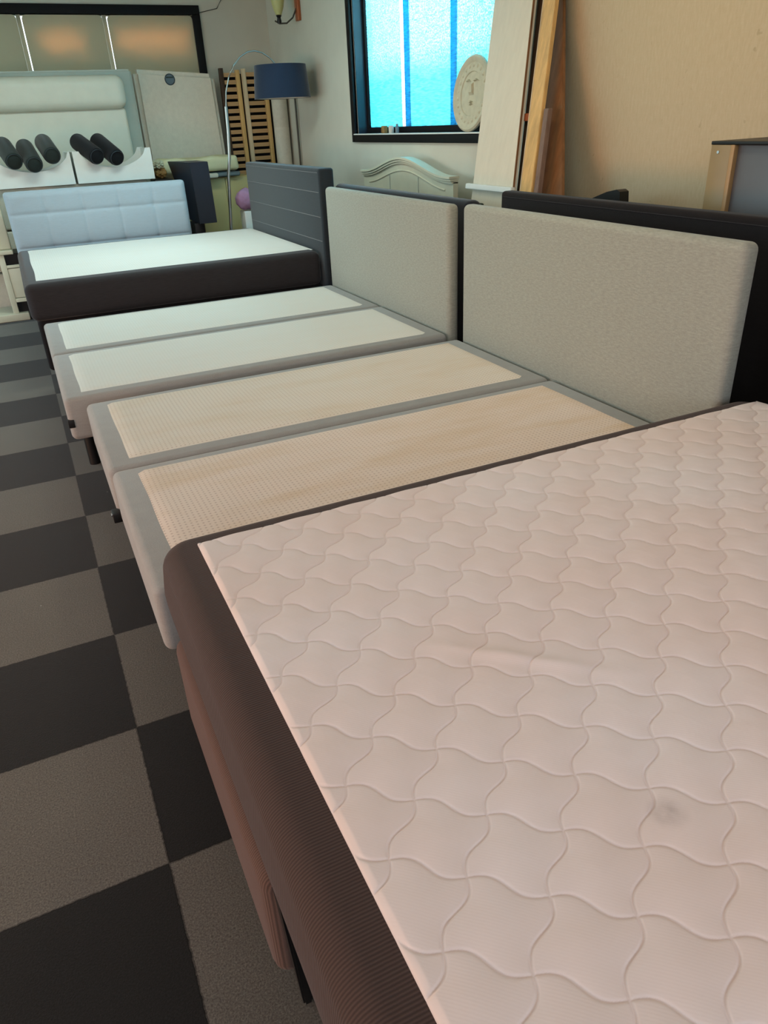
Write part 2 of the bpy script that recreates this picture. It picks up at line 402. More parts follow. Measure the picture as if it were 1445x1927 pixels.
def grid_obj(name, P, mat, parent, close=False):
    """P: (n, m, 3) numpy array of world points -> smooth sheet"""
    n, m_, _ = P.shape
    off = np.array(wloc(parent)) if parent is not None else np.zeros(3)
    V = (P.reshape(-1, 3) - off).astype(np.float32)
    i, j = np.meshgrid(np.arange(n - 1), np.arange(m_ - 1), indexing='ij')
    q = (i * m_ + j).ravel()
    F = np.stack([q, q + m_, q + m_ + 1, q + 1], 1).astype(np.int32)
    me = bpy.data.meshes.new(name)
    me.vertices.add(len(V)); me.vertices.foreach_set('co', V.ravel())
    me.loops.add(F.size); me.loops.foreach_set('vertex_index', F.ravel())
    me.polygons.add(len(F)); me.polygons.foreach_set('loop_start', np.arange(0, F.size, 4, dtype=np.int32))
    me.polygons.foreach_set('loop_total', np.full(len(F), 4, dtype=np.int32))
    me.update(calc_edges=True); me.validate()
    me.polygons.foreach_set('use_smooth', [True] * len(me.polygons)); me.materials.append(mat)
    o = bpy.data.objects.new(name, me); COL.objects.link(o)
    if parent is not None: o.parent = parent
    return o

# ================================================================== SETTING
XR, YB, XL, YF, ZC = 3.2, 8.4, -3.9, -4.0, 2.95
struct('floor', box(nb(), XL - .2, XR + .3, YF - .2, YB + .3, -0.1, 0.0), MAT['carpet'])
struct('ceiling', box(nb(), XL - .2, XR + .3, YF - .2, YB + .3, ZC, ZC + .1), MAT['ceiling'])
# right wall: papered near part, painted far part with the window
b = nb(); box(b, XR, XR + .25, YF, 2.9, 0, ZC)
struct('wall_right', b, MAT['wallpaper'])
b = nb(); WY0, WY1, WZ0, WZ1 = 3.55, 6.0, 1.43, 2.72
box(b, XR, XR + .25, 2.9, WY0, 0, ZC); box(b, XR, XR + .25, WY1, YB, 0, ZC)
box(b, XR, XR + .25, WY0, WY1, 0, WZ0); box(b, XR, XR + .25, WY0, WY1, WZ1, ZC)
struct('wall_right_far', b, MAT['wall_cool'])
# back wall with wide window
b = nb(); BX0, BX1, BZ0, BZ1 = -1.9, 2.33, 1.35, 2.66
box(b, XL, BX0, YB, YB + .2, 0, ZC); box(b, BX1, XR + .25, YB, YB + .2, 0, ZC)
box(b, BX0, BX1, YB, YB + .2, 0, BZ0); box(b, BX0, BX1, YB, YB + .2, BZ1, ZC)
struct('wall_back', b, MAT['wall_cool'])
# left wall and front wall (behind the camera) with openings for the daylight
b = nb()
box(b, XL - .1, XL, YF, -1.1, 0, ZC); box(b, XL - .1, XL, 2.3, 2.9, 0, ZC); box(b, XL - .1, XL, 7.5, YB, 0, ZC)
box(b, XL - .1, XL, -1.1, 2.3, 2.15, ZC); box(b, XL - .1, XL, 2.9, 7.5, 0, .95); box(b, XL - .1, XL, 2.9, 7.5, 2.55, ZC)
struct('wall_left', b, MAT['wall_cool'])
b = nb()
box(b, XL, -2.7, YF - .1, YF, 0, ZC); box(b, 1.5, XR, YF - .1, YF, 0, ZC); box(b, -2.7, 1.5, YF - .1, YF, 0, 1.1); box(b, -2.7, 1.5, YF - .1, YF, 2.7, ZC)
struct('wall_front', b, MAT['wallpaper'])

# window 1: black casing on the back wall
b = nb(); t = .085
box(b, BX0 - t, BX1 + t, YB - .03, YB + .1, BZ1, BZ1 + t, .004); box(b, BX1, BX1 + t, YB - .03, YB + .1, BZ0 - t, BZ1, .004)
box(b, BX0 - t, BX0, YB - .03, YB + .1, BZ0 - t, BZ1, .004); box(b, BX0, BX1, YB - .03, YB + .1, BZ0 - t, BZ0, .004)
w1 = struct('window_1', b, MAT['black_frame'], base=(0.2, YB, BZ0))
b = nb()
for x in (-.25, .55, 1.4): box(b, x - .02, x + .02, YB + .06, YB + .1, BZ0, BZ1)
obj('glazing_bar', b, MAT['ivory'], w1)
gm = Mt('clear_glass', (1, 1, 1, 1), 0.02); gm.b.inputs['Transmission Weight'].default_value = 1.0; gm.b.inputs['IOR'].default_value = 1.02
gm.setcol(gm.ramp(gm.noise(2), [(0, (0.97, 1, 1, 1)), (1, (1, 1, 1, 1))]))
obj('pane', box(nb(), BX0, BX1, YB + .12, YB + .126, BZ0, BZ1), gm.m, w1)
# window 2: black frame in the right wall, cyan film on the panes
b = nb()
box(b, XR - .02, XR + .02, WY1, WY1 + .07, WZ0 - .065, WZ1 + .06, .003)
box(b, XR - .02, XR + .02, WY0 - .07, WY0, WZ0 - .065, WZ1 + .06, .003)
box(b, XR - .02, XR + .02, WY0, WY1, WZ1, WZ1 + .06, .003)
box(b, XR - .025, XR + .015, WY0, WY1, WZ0 - .065, WZ0 - .004, .003)
w2 = struct('window_2', b, MAT['black_frame'], base=(XR, 4.8, WZ0 - .065))
b = nb(); box(b, XR + .02, XR + .2, WY1 - .012, WY1, WZ0, WZ1); box(b, XR + .02, XR + .2, WY0, WY0 + .012, WZ0, WZ1)
obj('jamb', b, MAT['jamb'], w2)
b = nb(); box(b, XR - .028, XR + .2, WY0, WY1, WZ0 - .004, WZ0 + .006)
o = obj('sill', b, MAT['jamb'], w2)
b = nb(); box(b, XR - .034, XR - .026, WY0, WY1, WZ0 - .003, WZ0 + .008, .002)
obj('sill_edge', b, MAT['white_board'], w2)
b = nb(); box(b, 3.31, 3.35, WY0, WY1, WZ0 + .006, WZ0 + .055, .004); box(b, 3.31, 3.35, WY1 - .05, WY1 - .012, WZ0 + .055, WZ1 - .03, .003)
box(b, 3.31, 3.35, WY0 + .012, WY0 + .05, WZ0 + .055, WZ1 - .03, .003); box(b, 3.31, 3.35, WY0, WY1, WZ1 - .03, WZ1, .003)
obj('window_frame', b, MAT['black_frame'], w2)
for y0, y1 in ((3.6, 4.335), (4.42, 5.11), (5.272, 5.95)):
    obj('pane', box(nb(), 3.333, 3.337, y0, y1, WZ0 + .055, WZ1 - .03), MAT['film'], w2)
for y0, y1 in ((4.335, 4.42), (5.11, 5.2)):
    obj('glazing_bar', box(nb(), 3.325, 3.345, y0, y1, WZ0 + .055, WZ1 - .03, .004), MAT['bar_light_bleed'], w2)
obj('white_strip', box(nb(), 3.333, 3.337, 5.2, 5.272, WZ0 + .055, WZ1 - .03), MAT['film_white'], w2)

# ================================================================== NEAR BED
bed = thing('upholstered_bed', 'dark brown ribbed fabric bed with a white quilted top, filling the foreground', 'bed', (1.2, -.5, 0))
TX0, TX1, TY0, TY1, TZ = 0.165, 2.235, -1.45, 0.442, 0.62
b = slab(TX0, TX1, TY0, TY1, .345, TZ, .047, .025, .08)
for v in b.verts:   # softened belly and rounded plan corners
    k = max(0, 1 - abs(v.co.z - .5) / .16)
    if v.co.x < .6: v.co.x -= .012 * k
core = obj('mattress_box', b, MAT['brown_rib'], bed, 60)
# quilted top
QX0, QX1, QY0, QY1 = 0.252, 2.215, -1.42, 0.371
xs = np.concatenate([np.arange(QX0, 1.2, .0018), np.arange(1.2, QX1, .004), [QX1]])
ys = np.concatenate([np.arange(QY0, -1.1, .02), np.arange(-1.1, -.1, .0018), np.arange(-.1, QY1, .003), [QY1]])
X, Y = np.meshgrid(xs, ys, indexing='ij')
ox, oy = 0.361, -0.140
e1 = np.array([0.0830, -0.0735]); e2 = np.array([-0.0790, -0.0740])
D = np.linalg.inv(np.array([e1, e2]).T)
A = D[0, 0] * (X - ox) + D[0, 1] * (Y - oy); Bq = D[1, 0] * (X - ox) + D[1, 1] * (Y - oy)
A2 = A - 0.08 * np.sin(2 * PI * Bq); B2 = Bq + 0.08 * np.sin(2 * PI * A)
da = np.abs(A2 - np.round(A2)) * .108; db = np.abs(B2 - np.round(B2)) * .108
d = np.minimum(da, db)
puff = 0.0056 * (1 - np.exp(-(da / .026))) * (1 - np.exp(-(db / .026)))
Z = TZ + 0.004 + puff + 0.0022 * (1 - np.exp(-(d / .0021) ** 2))
wr = np.exp(-(((X - .74) * .8 + (Y + .42) * .9) / .02) ** 2) * np.exp(-((X - .72) ** 2 + (Y + .36) ** 2) / .02)
Z += 0.006 * wr
edge = np.minimum(np.minimum(X - QX0, QX1 - X), np.minimum(Y - QY0, QY1 - Y))
Z = (TZ + .001) + (Z - (TZ + .001)) * np.clip(edge / .012, 0, 1) ** .5
Z[0, :] = Z[-1, :] = TZ - .002; Z[:, 0] = Z[:, -1] = TZ - .002
STAIN_W = Vector((0.691, -0.776, TZ + .008))
STAIN = tuple(STAIN_W - Vector((1.2, -.5, 0)))
MAT['quilt'] = quilt_mat()
grid_obj('quilted_top', np.stack([X, Y, Z], -1), MAT['quilt'], bed)
# lower base: far half stands further out, near half set back
b = nb(); box(b, .147, 2.2, -.412, .41, .045, .345, .035, 4)
obj('base', b, MAT['brown_rib_lit'], bed, 60)
b = nb(); box(b, .55, 2.2, -1.4, -.42, .05, .345, .03, 4)
obj('base', b, MAT['brown_rib_lit'], bed, 60)
def taper_leg(x, y, z1, parent, w=.028, name='leg', m=None):
    b = nb(); k = .35
    hexa(b, [(x - w * k, y - w * k, 0), (x + w * k, y - w * k, 0), (x + w * k, y + w * k, 0), (x - w * k, y + w * k, 0),
             (x - w, y - w, z1), (x + w, y - w, z1), (x + w, y + w, z1), (x - w, y + w, z1)], .004)
    return obj(name, b, m or MAT['black_plastic'], parent)
taper_leg(.19, -.44, .346, bed, .026)
for x, y in ((.3, .3), (2.05, .3), (2.05, -1.25), (.7, -1.25)): taper_leg(x, y, .06, bed, .03)
b = nb(); box(b, 2.26, 2.36, -1.47, .372, .05, 1.14, .03, 4)
obj('headboard', b, MAT['black_fabric'], bed, 60)

# ================================================================== GREY DOUBLE BEDS
def base_half(parent, x0, x1, y0, y1, topmat, zb=.215, zt=.43, rot=0.0, edge=.075, edge_head=.09):
    b = nb(); box(b, x0, x1, y0, y1, zb, zt, .028, 4)
    base = obj('base', b, MAT['grey_fabric'], parent, 60)
    nx, ny = 60, 30
    X, Y = np.meshgrid(np.linspace(x0 + edge + .01, x1 - edge_head, nx), np.linspace(y0 + edge, y1 - edge * .7, ny), indexing='ij')
    rs = np.random.RandomState(int(y0 * 100) + 500)
    Z = zt + .005 + .0015 * np.sin(X * 9 + rs.rand() * 6) * np.sin(Y * 14 + rs.rand() * 6)
    Z[0, :] = Z[-1, :] = zt - .001; Z[:, 0] = Z[:, -1] = zt - .001
    grid_obj('top_cover', np.stack([X, Y, Z], -1), topmat, base)
    return base
bedA = thing('box_spring_bed', 'light grey bed of two bases with plain pale tops, second from the back', 'bed', (1.1, 3.3, 0))
base_half(bedA, .032, 2.145, 3.315, 4.215, MAT['top_cool'])
base_half(bedA, .032, 2.145, 2.405, 3.308, MAT['top_cool'])
b = nb(); box(b, 2.15, 2.225, 2.412, 4.245, .12, 1.125, .028, 5)
obj('headboard', b, MAT['grey_headboard'], bedA, 60)
for x, y in ((.11, 2.62), (.13, 4.1), (2.05, 2.5), (2.05, 4.1), (.13, 3.3)):
    b = nb(); tube(b, [(x, y, 0), (x, y, .22)], .028, 16); obj('leg', b, MAT['black_plastic'], bedA)
b = nb(); box(b, .029, .058, 2.402, 2.445, .285, .325, .002); o = obj('fabric_tag', b, MAT['black_plastic'], bedA)
bedB = thing('box_spring_bed', 'light grey bed of two bases with dotted tops, directly behind the quilted bed', 'bed', (1.1, 1.4, 0))
base_half(bedB, .122, 2.145, 1.428, 2.292, MAT['top_dots'])
base_half(bedB, .13, 2.145, .505, 1.421, MAT['top_dots_yellow'])
b = nb(); box(b, 2.15, 2.228, .475, 2.262, .12, 1.138, .028, 5)
obj('headboard', b, MAT['grey_headboard'], bedB, 60)
for x, y in ((.22, 1.5), (.22, 2.2), (.24, .62), (2.05, .62), (2.05, 2.2)):
    b = nb(); tube(b, [(x, y, 0), (x, y, .22)], .028, 16); obj('leg', b, MAT['black_plastic'], bedB)
b = nb(); box(b, .10, .14, 1.40, 1.45, .222, .262, .003); br = obj('connector', b, MAT['black_plastic'], bedB)
b = nb(); lathe(b, [(0, 0), (.007, 0), (.007, .004), (0, .004)], None, 16, Matrix.Translation((.0995, 1.425, .25)) @ Matrix.Rotation(-PI / 2, 4, 'Y'))
obj('bolt', b, MAT['steel'], br)

# ================================================================== DARK BED WITH PANELLED HEADBOARD
bedD = thing('upholstered_bed', 'dark charcoal bed with white topper, beyond the plain grey bed', 'bed', (1.05, 5.3, 0))
b = nb(); box(b, -.03, 2.14, 4.4, 6.34, .40, .655, .05, 6); obj('mattress_box', b, MAT['charcoal'], bedD, 60)
b = nb(); box(b, -.0, 2.14, 4.43, 6.3, .04, .405, .03, 4); obj('base', b, MAT['black_fabric'], bedD, 60)
X, Y = np.meshgrid(np.linspace(.045, 2.125, 50), np.linspace(4.53, 6.27, 50), indexing='ij')
Z = .658 + .002 * np.sin(X * 5) * np.sin(Y * 6); Z[0, :] = Z[-1, :] = .653; Z[:, 0] = Z[:, -1] = .653
grid_obj('topper', np.stack([X, Y, Z], -1), MAT['white_top'], bedD)
b = nb(); box(b, 2.15, 2.275, 4.345, 6.32, .05, 1.245, .02, 4)
hb = obj('headboard', b, MAT['charcoal_hb'], bedD, 60)
for z in (1.08, .905, .73):
    b = nb(); box(b, 2.1485, 2.151, 4.37, 6.3, z - .002, z + .002); obj('stitch_line', b, MAT['thread'], hb)
b = nb(); box(b, 2.1485, 2.151, 4.37, 6.3, 1.215, 1.218); obj('stitch_line', b, MAT['thread'], hb)
for x, y in ((.06, 4.5), (.06, 6.2), (2.0, 4.5), (2.0, 6.2)): 
    b = nb(); tube(b, [(x, y, 0), (x, y, .05)], .03, 12); obj('leg', b, MAT['black_plastic'], bedD)

# ================================================================== HEADBOARDS BEHIND THE BEDS
b = nb(); box(b, 2.29, 2.40, 2.44, 4.42, .0, 1.13, .045, 6)
tag(obj('headboard', b, MAT['navy_hb'], None, 60), 'navy black rounded headboard standing right behind the plain grey headboard', 'headboard')
hbt = thing('headboard', 'long charcoal headboard standing behind the dotted grey bed, below the beige wall', 'headboard', (2.47, .9, 0))
b = nb(); box(b, 2.43, 2.51, -1.0, 2.33, 0, 1.178, .02, 4)
hh = obj('padding', b, MAT['black_fabric'], hbt, 60)
b = nb(); box(b, 2.4285, 2.431, -1.0, 2.3, 1.150, 1.152); obj('stitch_line', b, MAT['charcoal'], hh)

# arched ivory headboard leaning at the window wall
ah = thing('arched_headboard', 'ivory wooden headboard with a curved moulded top, standing below the cyan window', 'headboard', (3.03, 4.64, 0))
def arch_z(y):
    t = (y - 4.64) / .81
    return 1.155 + .115 * (0.5 + 0.5 * math.cos(PI * min(1, abs(t) / .92))) ** 1.0
ys_ = [3.83 + i * (5.45 - 3.83) / 48 for i in range(49)]
poly = [(y, arch_z(y) - .04) for y in ys_] + [(5.45, 0), (3.83, 0)]
b = nb(); prism(b, poly, lambda y, z: Vector((3.01, y, z)), lambda y, z: Vector((3.05, y, z)))
body = obj('panel', b, MAT['ivory'], ah, 30)
for dz, x0, x1, h in ((0, 2.975, 3.06, .016), (-.019, 2.985, 3.055, .014), (-.036, 2.995, 3.052, .012)):
    b = nb(); poly = [(y, arch_z(y) + dz) for y in ys_] + [(y, arch_z(y) + dz - h) for y in reversed(ys_)]
    prism(b, poly, lambda y, z: Vector((x0, y, z)), lambda y, z: Vector((x1, y, z)))
    obj('crown_moulding', b, MAT['ivory'], ah, 30)
b = nb()
ya = [3.95 + i * (5.33 - 3.95) / 40 for i in range(41)]
tube(b, [(3.01, y, arch_z(y) - .10 + .0 * y) for y in ya], .007, 8)
obj('arched_bead', b, MAT['ivory'], body)
for y in (4.38, 4.9):
    obj('groove', box(nb(), 3.005, 3.012, y - .004, y + .004, .5, arch_z(y) - .11), MAT['cream_side'], body)
b = nb(); hexa(b, [(2.96, 3.62, 1.118), (3.0, 3.62, 1.118), (3.0, 4.02, 1.215), (2.96, 4.02, 1.215), (2.96, 3.62, 1.13), (3.0, 3.62, 1.13), (3.0, 4.02, 1.227), (2.96, 4.02, 1.227)])

# ================================================================== LEANING BOARDS
def lx(z, x0=2.8): return x0 + .25 * (z - 1.13)
def leanboard(name, zt, zb, yl, yr, x0, th, mat, label, cat, bev=.003, parent=None):
    """yl, yr: (y at z=1.13, dy per metre of height) of the left and right edge"""
    b = nb(); P = []
    for z in (zb, zt):
        L = yl[0] + yl[1] * (z - 1.13); R = yr[0] + yr[1] * (z - 1.13); x = lx(z, x0)
        P += [(x, R, z), (x + th, R, z), (x + th, L, z), (x, L, z)]
    hexa(b, P, bev)
    o = obj(name, b, mat, parent)
    if parent is None: tag(o, label, cat)
    return o
bd = thing('leaning_panel', 'tall white washed wooden panel leaning against the wall right of the window', 'panel', (2.6, 3.0, 0))
leanboard('board', 2.55, 0.0, (3.217, .185), (2.758, .225), 2.8, .03, MAT['white_panel'], '', '', .003, bd)
b = nb(); z0, z1 = 1.12, 1.15
hexa(b, [(lx(z0) - .03, 2.73, z0), (lx(z0) - .002, 2.73, z0), (lx(z0) - .002, 3.26, z0), (lx(z0) - .03, 3.26, z0),
         (lx(z1) - .03, 2.735, z1), (lx(z1) - .002, 2.735, z1), (lx(z1) - .002, 3.265, z1), (lx(z1) - .03, 3.265, z1)], .003)
obj('lip', b, MAT['white_board'], bd)
leanboard('board_edge', 2.55, 0.0, (2.757, .225), (2.755, .225), 2.799, .014, MAT['orange_wood'], '', '', .001, bd)
leanboard('dark_board', 2.3, 0.0, (2.80, .22), (2.70, .205), 2.86, .04, MAT['dark_wood'], 'dark brown board leaning in the gap between white panel and pine plank', 'board')
pl = thing('pine_plank', 'long pine plank leaning on the beige wall right of the white panel', 'plank', (2.6, 2.5, 0))
leanboard('plank', 2.6, 0.0, (2.676, .20), (2.566, .195), 2.80, .025, MAT['pine'], '', '', .003, pl)
leanboard('edge_strip', 2.6, 0.0, (2.686, .20), (2.677, .20), 2.799, .02, MAT['pine_pale'], '', '', .002, pl)
leanboard('cleat', 1.54, 1.50, (2.79, .2), (2.695, .2), 2.834, .02, MAT['copper'], '', '', .003, pl)
leanboard('narrow_rail', 1.56, 0.0, (2.545, .20), (2.50, .20), 2.80, .03, MAT['lilac_wood'], 'short grey brown rail leaning on the orange board beside the pine plank', 'rail')
leanboard('brown_board', 2.2, 0.0, (2.66, .26), (2.405, .43), 2.9, .02, MAT['orange_wood'], 'orange brown board leaning on the wall behind the pine plank', 'board')
b = nb(); box(b, 2.42, 2.47, 2.55, 3.3, 0, 1.10, .01)
tag(obj('low_panel', b, MAT['green_dark'], None), 'dark green low panel standing behind the grey headboards, in front of the white panel', 'panel')
b = nb(); prism(b, [(1.85, 0), (2.3, 0), (2.3, 1.06), (2.12, 1.125), (2.03, 1.155), (1.955, 1.17), (1.93, 1.16), (1.92, 1.08), (1.9, .6)], lambda y, z: Vector((2.9, y, z)), lambda y, z: Vector((2.96, y, z)))
tag(obj('pointed_board', b, MAT['black_plastic'], None), 'black board whose pointed corner shows above the long charcoal headboard', 'board')
# cabinet at the right edge
ct = thing('cabinet', 'cabinet with black top, tan front strip and slate panel, against the beige wall', 'cabinet', (2.98, .9, 0))
b = nb(); box(b, 2.82, 3.17, .2, 1.27, 0, 1.388, .004); obj('body', b, MAT['grey_blue_panel'], ct)
b = nb(); box(b, 2.798, 3.17, .2, 1.282, 1.388, 1.402, .003); obj('top', b, MAT['black_plastic'], ct)
b = nb(); box(b, 2.80, 2.822, 1.175, 1.28, 0, 1.388, .002); st = obj('front_strip', b, MAT['tan'], ct)
b = nb(); box(b, 2.797, 2.822, 1.155, 1.175, 0, 1.388, .002); obj('edge_band', b, MAT['tan_edge'], ct)
b = nb(); lathe(b, [(0, 0), (.007, 0), (.006, .003), (0, .003)], None, 14, Matrix.Translation((2.801, 1.24, 1.36)) @ Matrix.Rotation(-PI / 2, 4, 'Y'))
obj('screw', b, MAT['steel'], st)

# ================================================================== SILL OBJECTS
ck = thing('plaster_plaque', 'round ivory plaster plaque with a relief face standing on the window sill', 'plaque', (3.25, 3.9, WZ0 + .006))
CR = .243
Tc = Matrix.Translation((3.215, 3.9, WZ0 + .006 + CR)) @ Matrix.Rotation(math.radians(-90 + 7), 4, 'Y')
b = nb(); lathe(b, [(0, 0), (CR - .03, 0), (CR - .01, -.004), (CR, .004), (CR, .02), (CR - .012, .03), (CR - .03, .026), (CR - .045, .018), (CR - .1, .020), (CR - .105, .013), (0, .014)], None, 64, Tc)
face = obj('case', b, MAT['plaster'], ck, 30)
def relief(name, pts, mat=None):
    """pts: closed outline (x, y) on the disc, raised to a rounded ridge"""
    b = nb(); r0 = [b.verts.new(Tc @ Vector((x, y, .012))) for x, y in pts]
    cx_ = sum(p[0] for p in pts) / len(pts); cy_ = sum(p[1] for p in pts) / len(pts)
    r1 = [b.verts.new(Tc @ Vector((cx_ + (x - cx_) * .55, cy_ + (y - cy_) * .7, .030))) for x, y in pts]
    n = len(pts)
    for i in range(n): b.faces.new((r0[i], r0[(i + 1) % n], r1[(i + 1) % n], r1[i]))
    b.faces.new(r1)
    return obj(name, b, mat or MAT['plaster'], face, 30)
def plq(u, v): return (v, -u)      # u: right, v: up on the standing disc
relief('nose', [plq(*q) for q in ((-.028, -.01), (.028, -.01), (.012, .075), (-.012, .075))])
relief('lips', [plq(*q) for q in ((-.036, -.05), (0, -.04), (.036, -.05), (0, -.058))])
relief('lips', [plq(*q) for q in ((-.034, -.064), (0, -.058), (.034, -.064), (0, -.074))])
for sgn in (-1, 1):
    relief('brow', [plq(sgn * x, y) for x, y in ((.02, .075), (.05, .095), (.085, .08), (.05, .083))])
b = nb()
for k in range(22):
    a = k * 2 * PI / 22; T = Tc @ Matrix.Translation((.178 * math.cos(a), .178 * math.sin(a), .012))
    lathe(b, [(0, .014), (.012, .010), (.02, 0)], None, 10, T)
obj('petal_ring', b, MAT['plaster'], face)
b = nb(); box(b, 3.225, 3.265, 5.44, 5.50, WZ0 + .006, WZ0 + .066, .006)
o1 = tag(obj('small_box', b, MAT['amber'], None), 'tiny brown and white box on the black window sill', 'box')
b = nb(); lathe(b, [(0, 0), (.022, 0), (.024, .05), (.02, .06), (0, .06)], (3.25, 5.34, WZ0 + .006), 20)
tag(obj('small_jar', b, MAT['white_cloth'], None), 'tiny pale jar on the sill beside the brown box', 'jar')
b = nb(); lathe(b, [(0, 0), (.016, 0), (.016, .05), (.01, .058), (.01, .072), (0, .072)], (3.26, 5.24, WZ0 + .006), 16)
tag(obj('small_bottle', b, MAT['blue_cloth'], None), 'tiny grey blue bottle on the sill beside the pale jar', 'bottle')

# sconce on the far right wall
sc = thing('wall_sconce', 'wall lamp with copper backplate and olive glass bowl, high by the far corner', 'wall lamp', (3.2, 7.3, 2.45))
b = nb(); box(b, 3.165, 3.199, 7.27, 7.36, 2.49, 2.86, .006); obj('backplate', b, MAT['copper'], sc)
b = nb(); tube(b, [(3.17, 7.32, 2.60), (3.13, 7.34, 2.52), (3.07, 7.37, 2.475), (3.0, 7.4, 2.475), (2.96, 7.42, 2.50)], .008, 10); obj('arm', b, MAT['dark_metal'], sc)
b = nb(); lathe(b, [(0, 0), (.02, .0), (.024, .02), (.018, .05), (.03, .07), (0, .07)], (3.0, 7.4, 2.475), 20); obj('cup', b, MAT['black_plastic'], sc)
b = nb(); lathe(b, [(.0, 0), (.03, .01), (.055, .07), (.075, .16), (.095, .26), (.09, .26), (.07, .16), (.05, .07), (0, .02)], (3.0, 7.4, 2.54), 28); obj('glass_bowl', b, MAT['lamp_glass'], sc)

# thin cable on the back wall
b = nb(); tube(b, [(2.42, YB - .006, 2.68), (2.52, YB - .006, 2.70), (2.62, YB - .006, 2.72), (2.68, YB - .006, 2.80), (2.70, YB - .006, ZC)], .004, 6)
tag(obj('cable', b, MAT['dark_metal'], None), 'thin cable running up the back wall beside the far window', 'cable')

# ================================================================== FAR LEFT: TUFTED HEADBOARD
th = thing('tufted_headboard', 'pale blue upholstered headboard with square tufting, behind the dark bed', 'headboard', (.78, 6.5, 0))
b = nb(); box(b, -.02, 1.575, 6.45, 6.53, 0, 1.125, .03, 5); obj('back_board', b, MAT['blue_hb'], th, 60)
x0, x1, z0, z1 = -.01, 1.565, .1, 1.118
nxx, nzz = 160, 110
X, Zg = np.meshgrid(np.linspace(x0, x1, nxx), np.linspace(z0, z1, nzz), indexing='ij')
cols = [x0 - .02, .30, .62, .94, 1.255, x1 + .02]; rows = [.36, .65, .935, z1 + .02]
dx = np.min([np.abs(X - c) for c in cols[1:-1]], 0); dz = np.min([np.abs(Zg - c) for c in rows[:-1]], 0)
dep = .028 - .007 * np.exp(-(dx / .012)) - .012 * np.exp(-(dz / .014)) - .010 * np.exp(-np.sqrt(dx ** 2 + dz ** 2) / .03)
ed = np.minimum(np.minimum(X - x0, x1 - X), z1 - Zg)
dep = dep * np.clip(ed / .04, 0, 1) ** .4
grid_obj('tufted_cushion', np.stack([X, 6.452 - dep, Zg], -1), MAT['blue_hb'], th)

# cream chest / rail at the far left
dr = thing('cream_chest', 'ivory painted chest with open sides, left of the dark bed at the photo edge', 'chest', (-.3, 6.9, 0))
b = nb(); box(b, -.195, -.145, 6.6, 6.65, .07, .60, .004); obj('post', b, MAT['ivory'], dr)
b = nb(); box(b, -.95, -.90, 6.6, 6.65, .07, .60, .004); obj('post', b, MAT['ivory'], dr)
b = nb(); box(b, -.97, -.06, 6.58, 7.0, 0, .07, .01); obj('plinth', b, MAT['ivory'], dr)
b = nb(); box(b, -.97, -.06, 6.58, 7.0, .60, .635, .006); obj('top_rail', b, MAT['ivory'], dr)
for z0, z1 in ((.52, .60), (.17, .205), (.48, .505), (.21, .475)):
    if z0 in (.52,): continue
    b = nb(); box(b, -.145, .25, 6.6 if z0 != .21 else 6.607, 6.63, z0, z1, .003)
    obj('drawer_front' if z0 == .21 else 'rail', b, MAT['ivory'], dr)
b = nb(); box(b, -.145, .25, 6.66, 6.98, .07, .60); obj('inner_box', b, MAT['black_plastic'], dr)
uc = tag(obj('cream_cabinet', box(nb(), -.95, -.065, 6.66, 6.96, .636, 1.09, .01), MAT['ivory'], None), 'ivory cabinet block standing on the open sided chest at the left edge', 'cabinet')

# stack of pale bed bases with the two scooped white boards on top
for i in range(3):
    b = nb(); box(b, -1.0, 1.33, 7.08, 7.56, .01 + .375 * i - (.01 if i == 0 else 0), .37 + .375 * i, .02, 3)
    tag(obj('bed_base', b, MAT['cream_mattress'], None, 60), ['cream bed base on the floor behind the tufted headboard, lowest of its stack', 'cream bed base in the middle of the stack behind the tufted headboard', 'cream bed base topmost of the stack, carrying the white scooped boxes'][i], 'bed base', 'cream bed bases stacked behind the tufted headboard')
def scoop_unit(x0, x1, s0, s1, zl, label, zr=None):
    u = thing('scooped_box', label, 'box', ((x0 + x1) / 2, 7.3, 1.125))
    def prof(x):
        if s0 < x < s1:
            t = (x - s0) / (s1 - s0); return 1.405 - .155 * math.sin(PI * t) ** .5
        return 1.405
    xs_ = [x0 + (x1 - x0) * i / 60 for i in range(61)]
    poly = [(x, prof(x)) for x in xs_] + [(x1, 1.125), (x0, 1.125)]
    for n, y0, y1 in (('front_board', 7.0, 7.02), ('back_board', 7.5, 7.52)):
        b = nb(); prism(b, poly, lambda x, z: Vector((x, y0, z)), lambda x, z: Vector((x, y1, z))); obj(n, b, MAT['white_board'], u, 25)
    for xx in (x0, x1 - .018):
        obj('side_board', box(nb(), xx, xx + .018, 7.02, 7.5, 1.125, 1.400), MAT['white_board'], u)
    obj('bottom_board', box(nb(), x0 + .018, x1 - .018, 7.02, 7.5, 1.125, 1.14), MAT['white_board'], u)
    return u
scoop_unit(-.5, .645, -.02, .625, 0, 'white box with scooped edge holding three dark green bolsters')
scoop_unit(.668, 1.40, .735, 1.345, 0, 'white box with scooped edge holding two black bolsters, next to the gap')

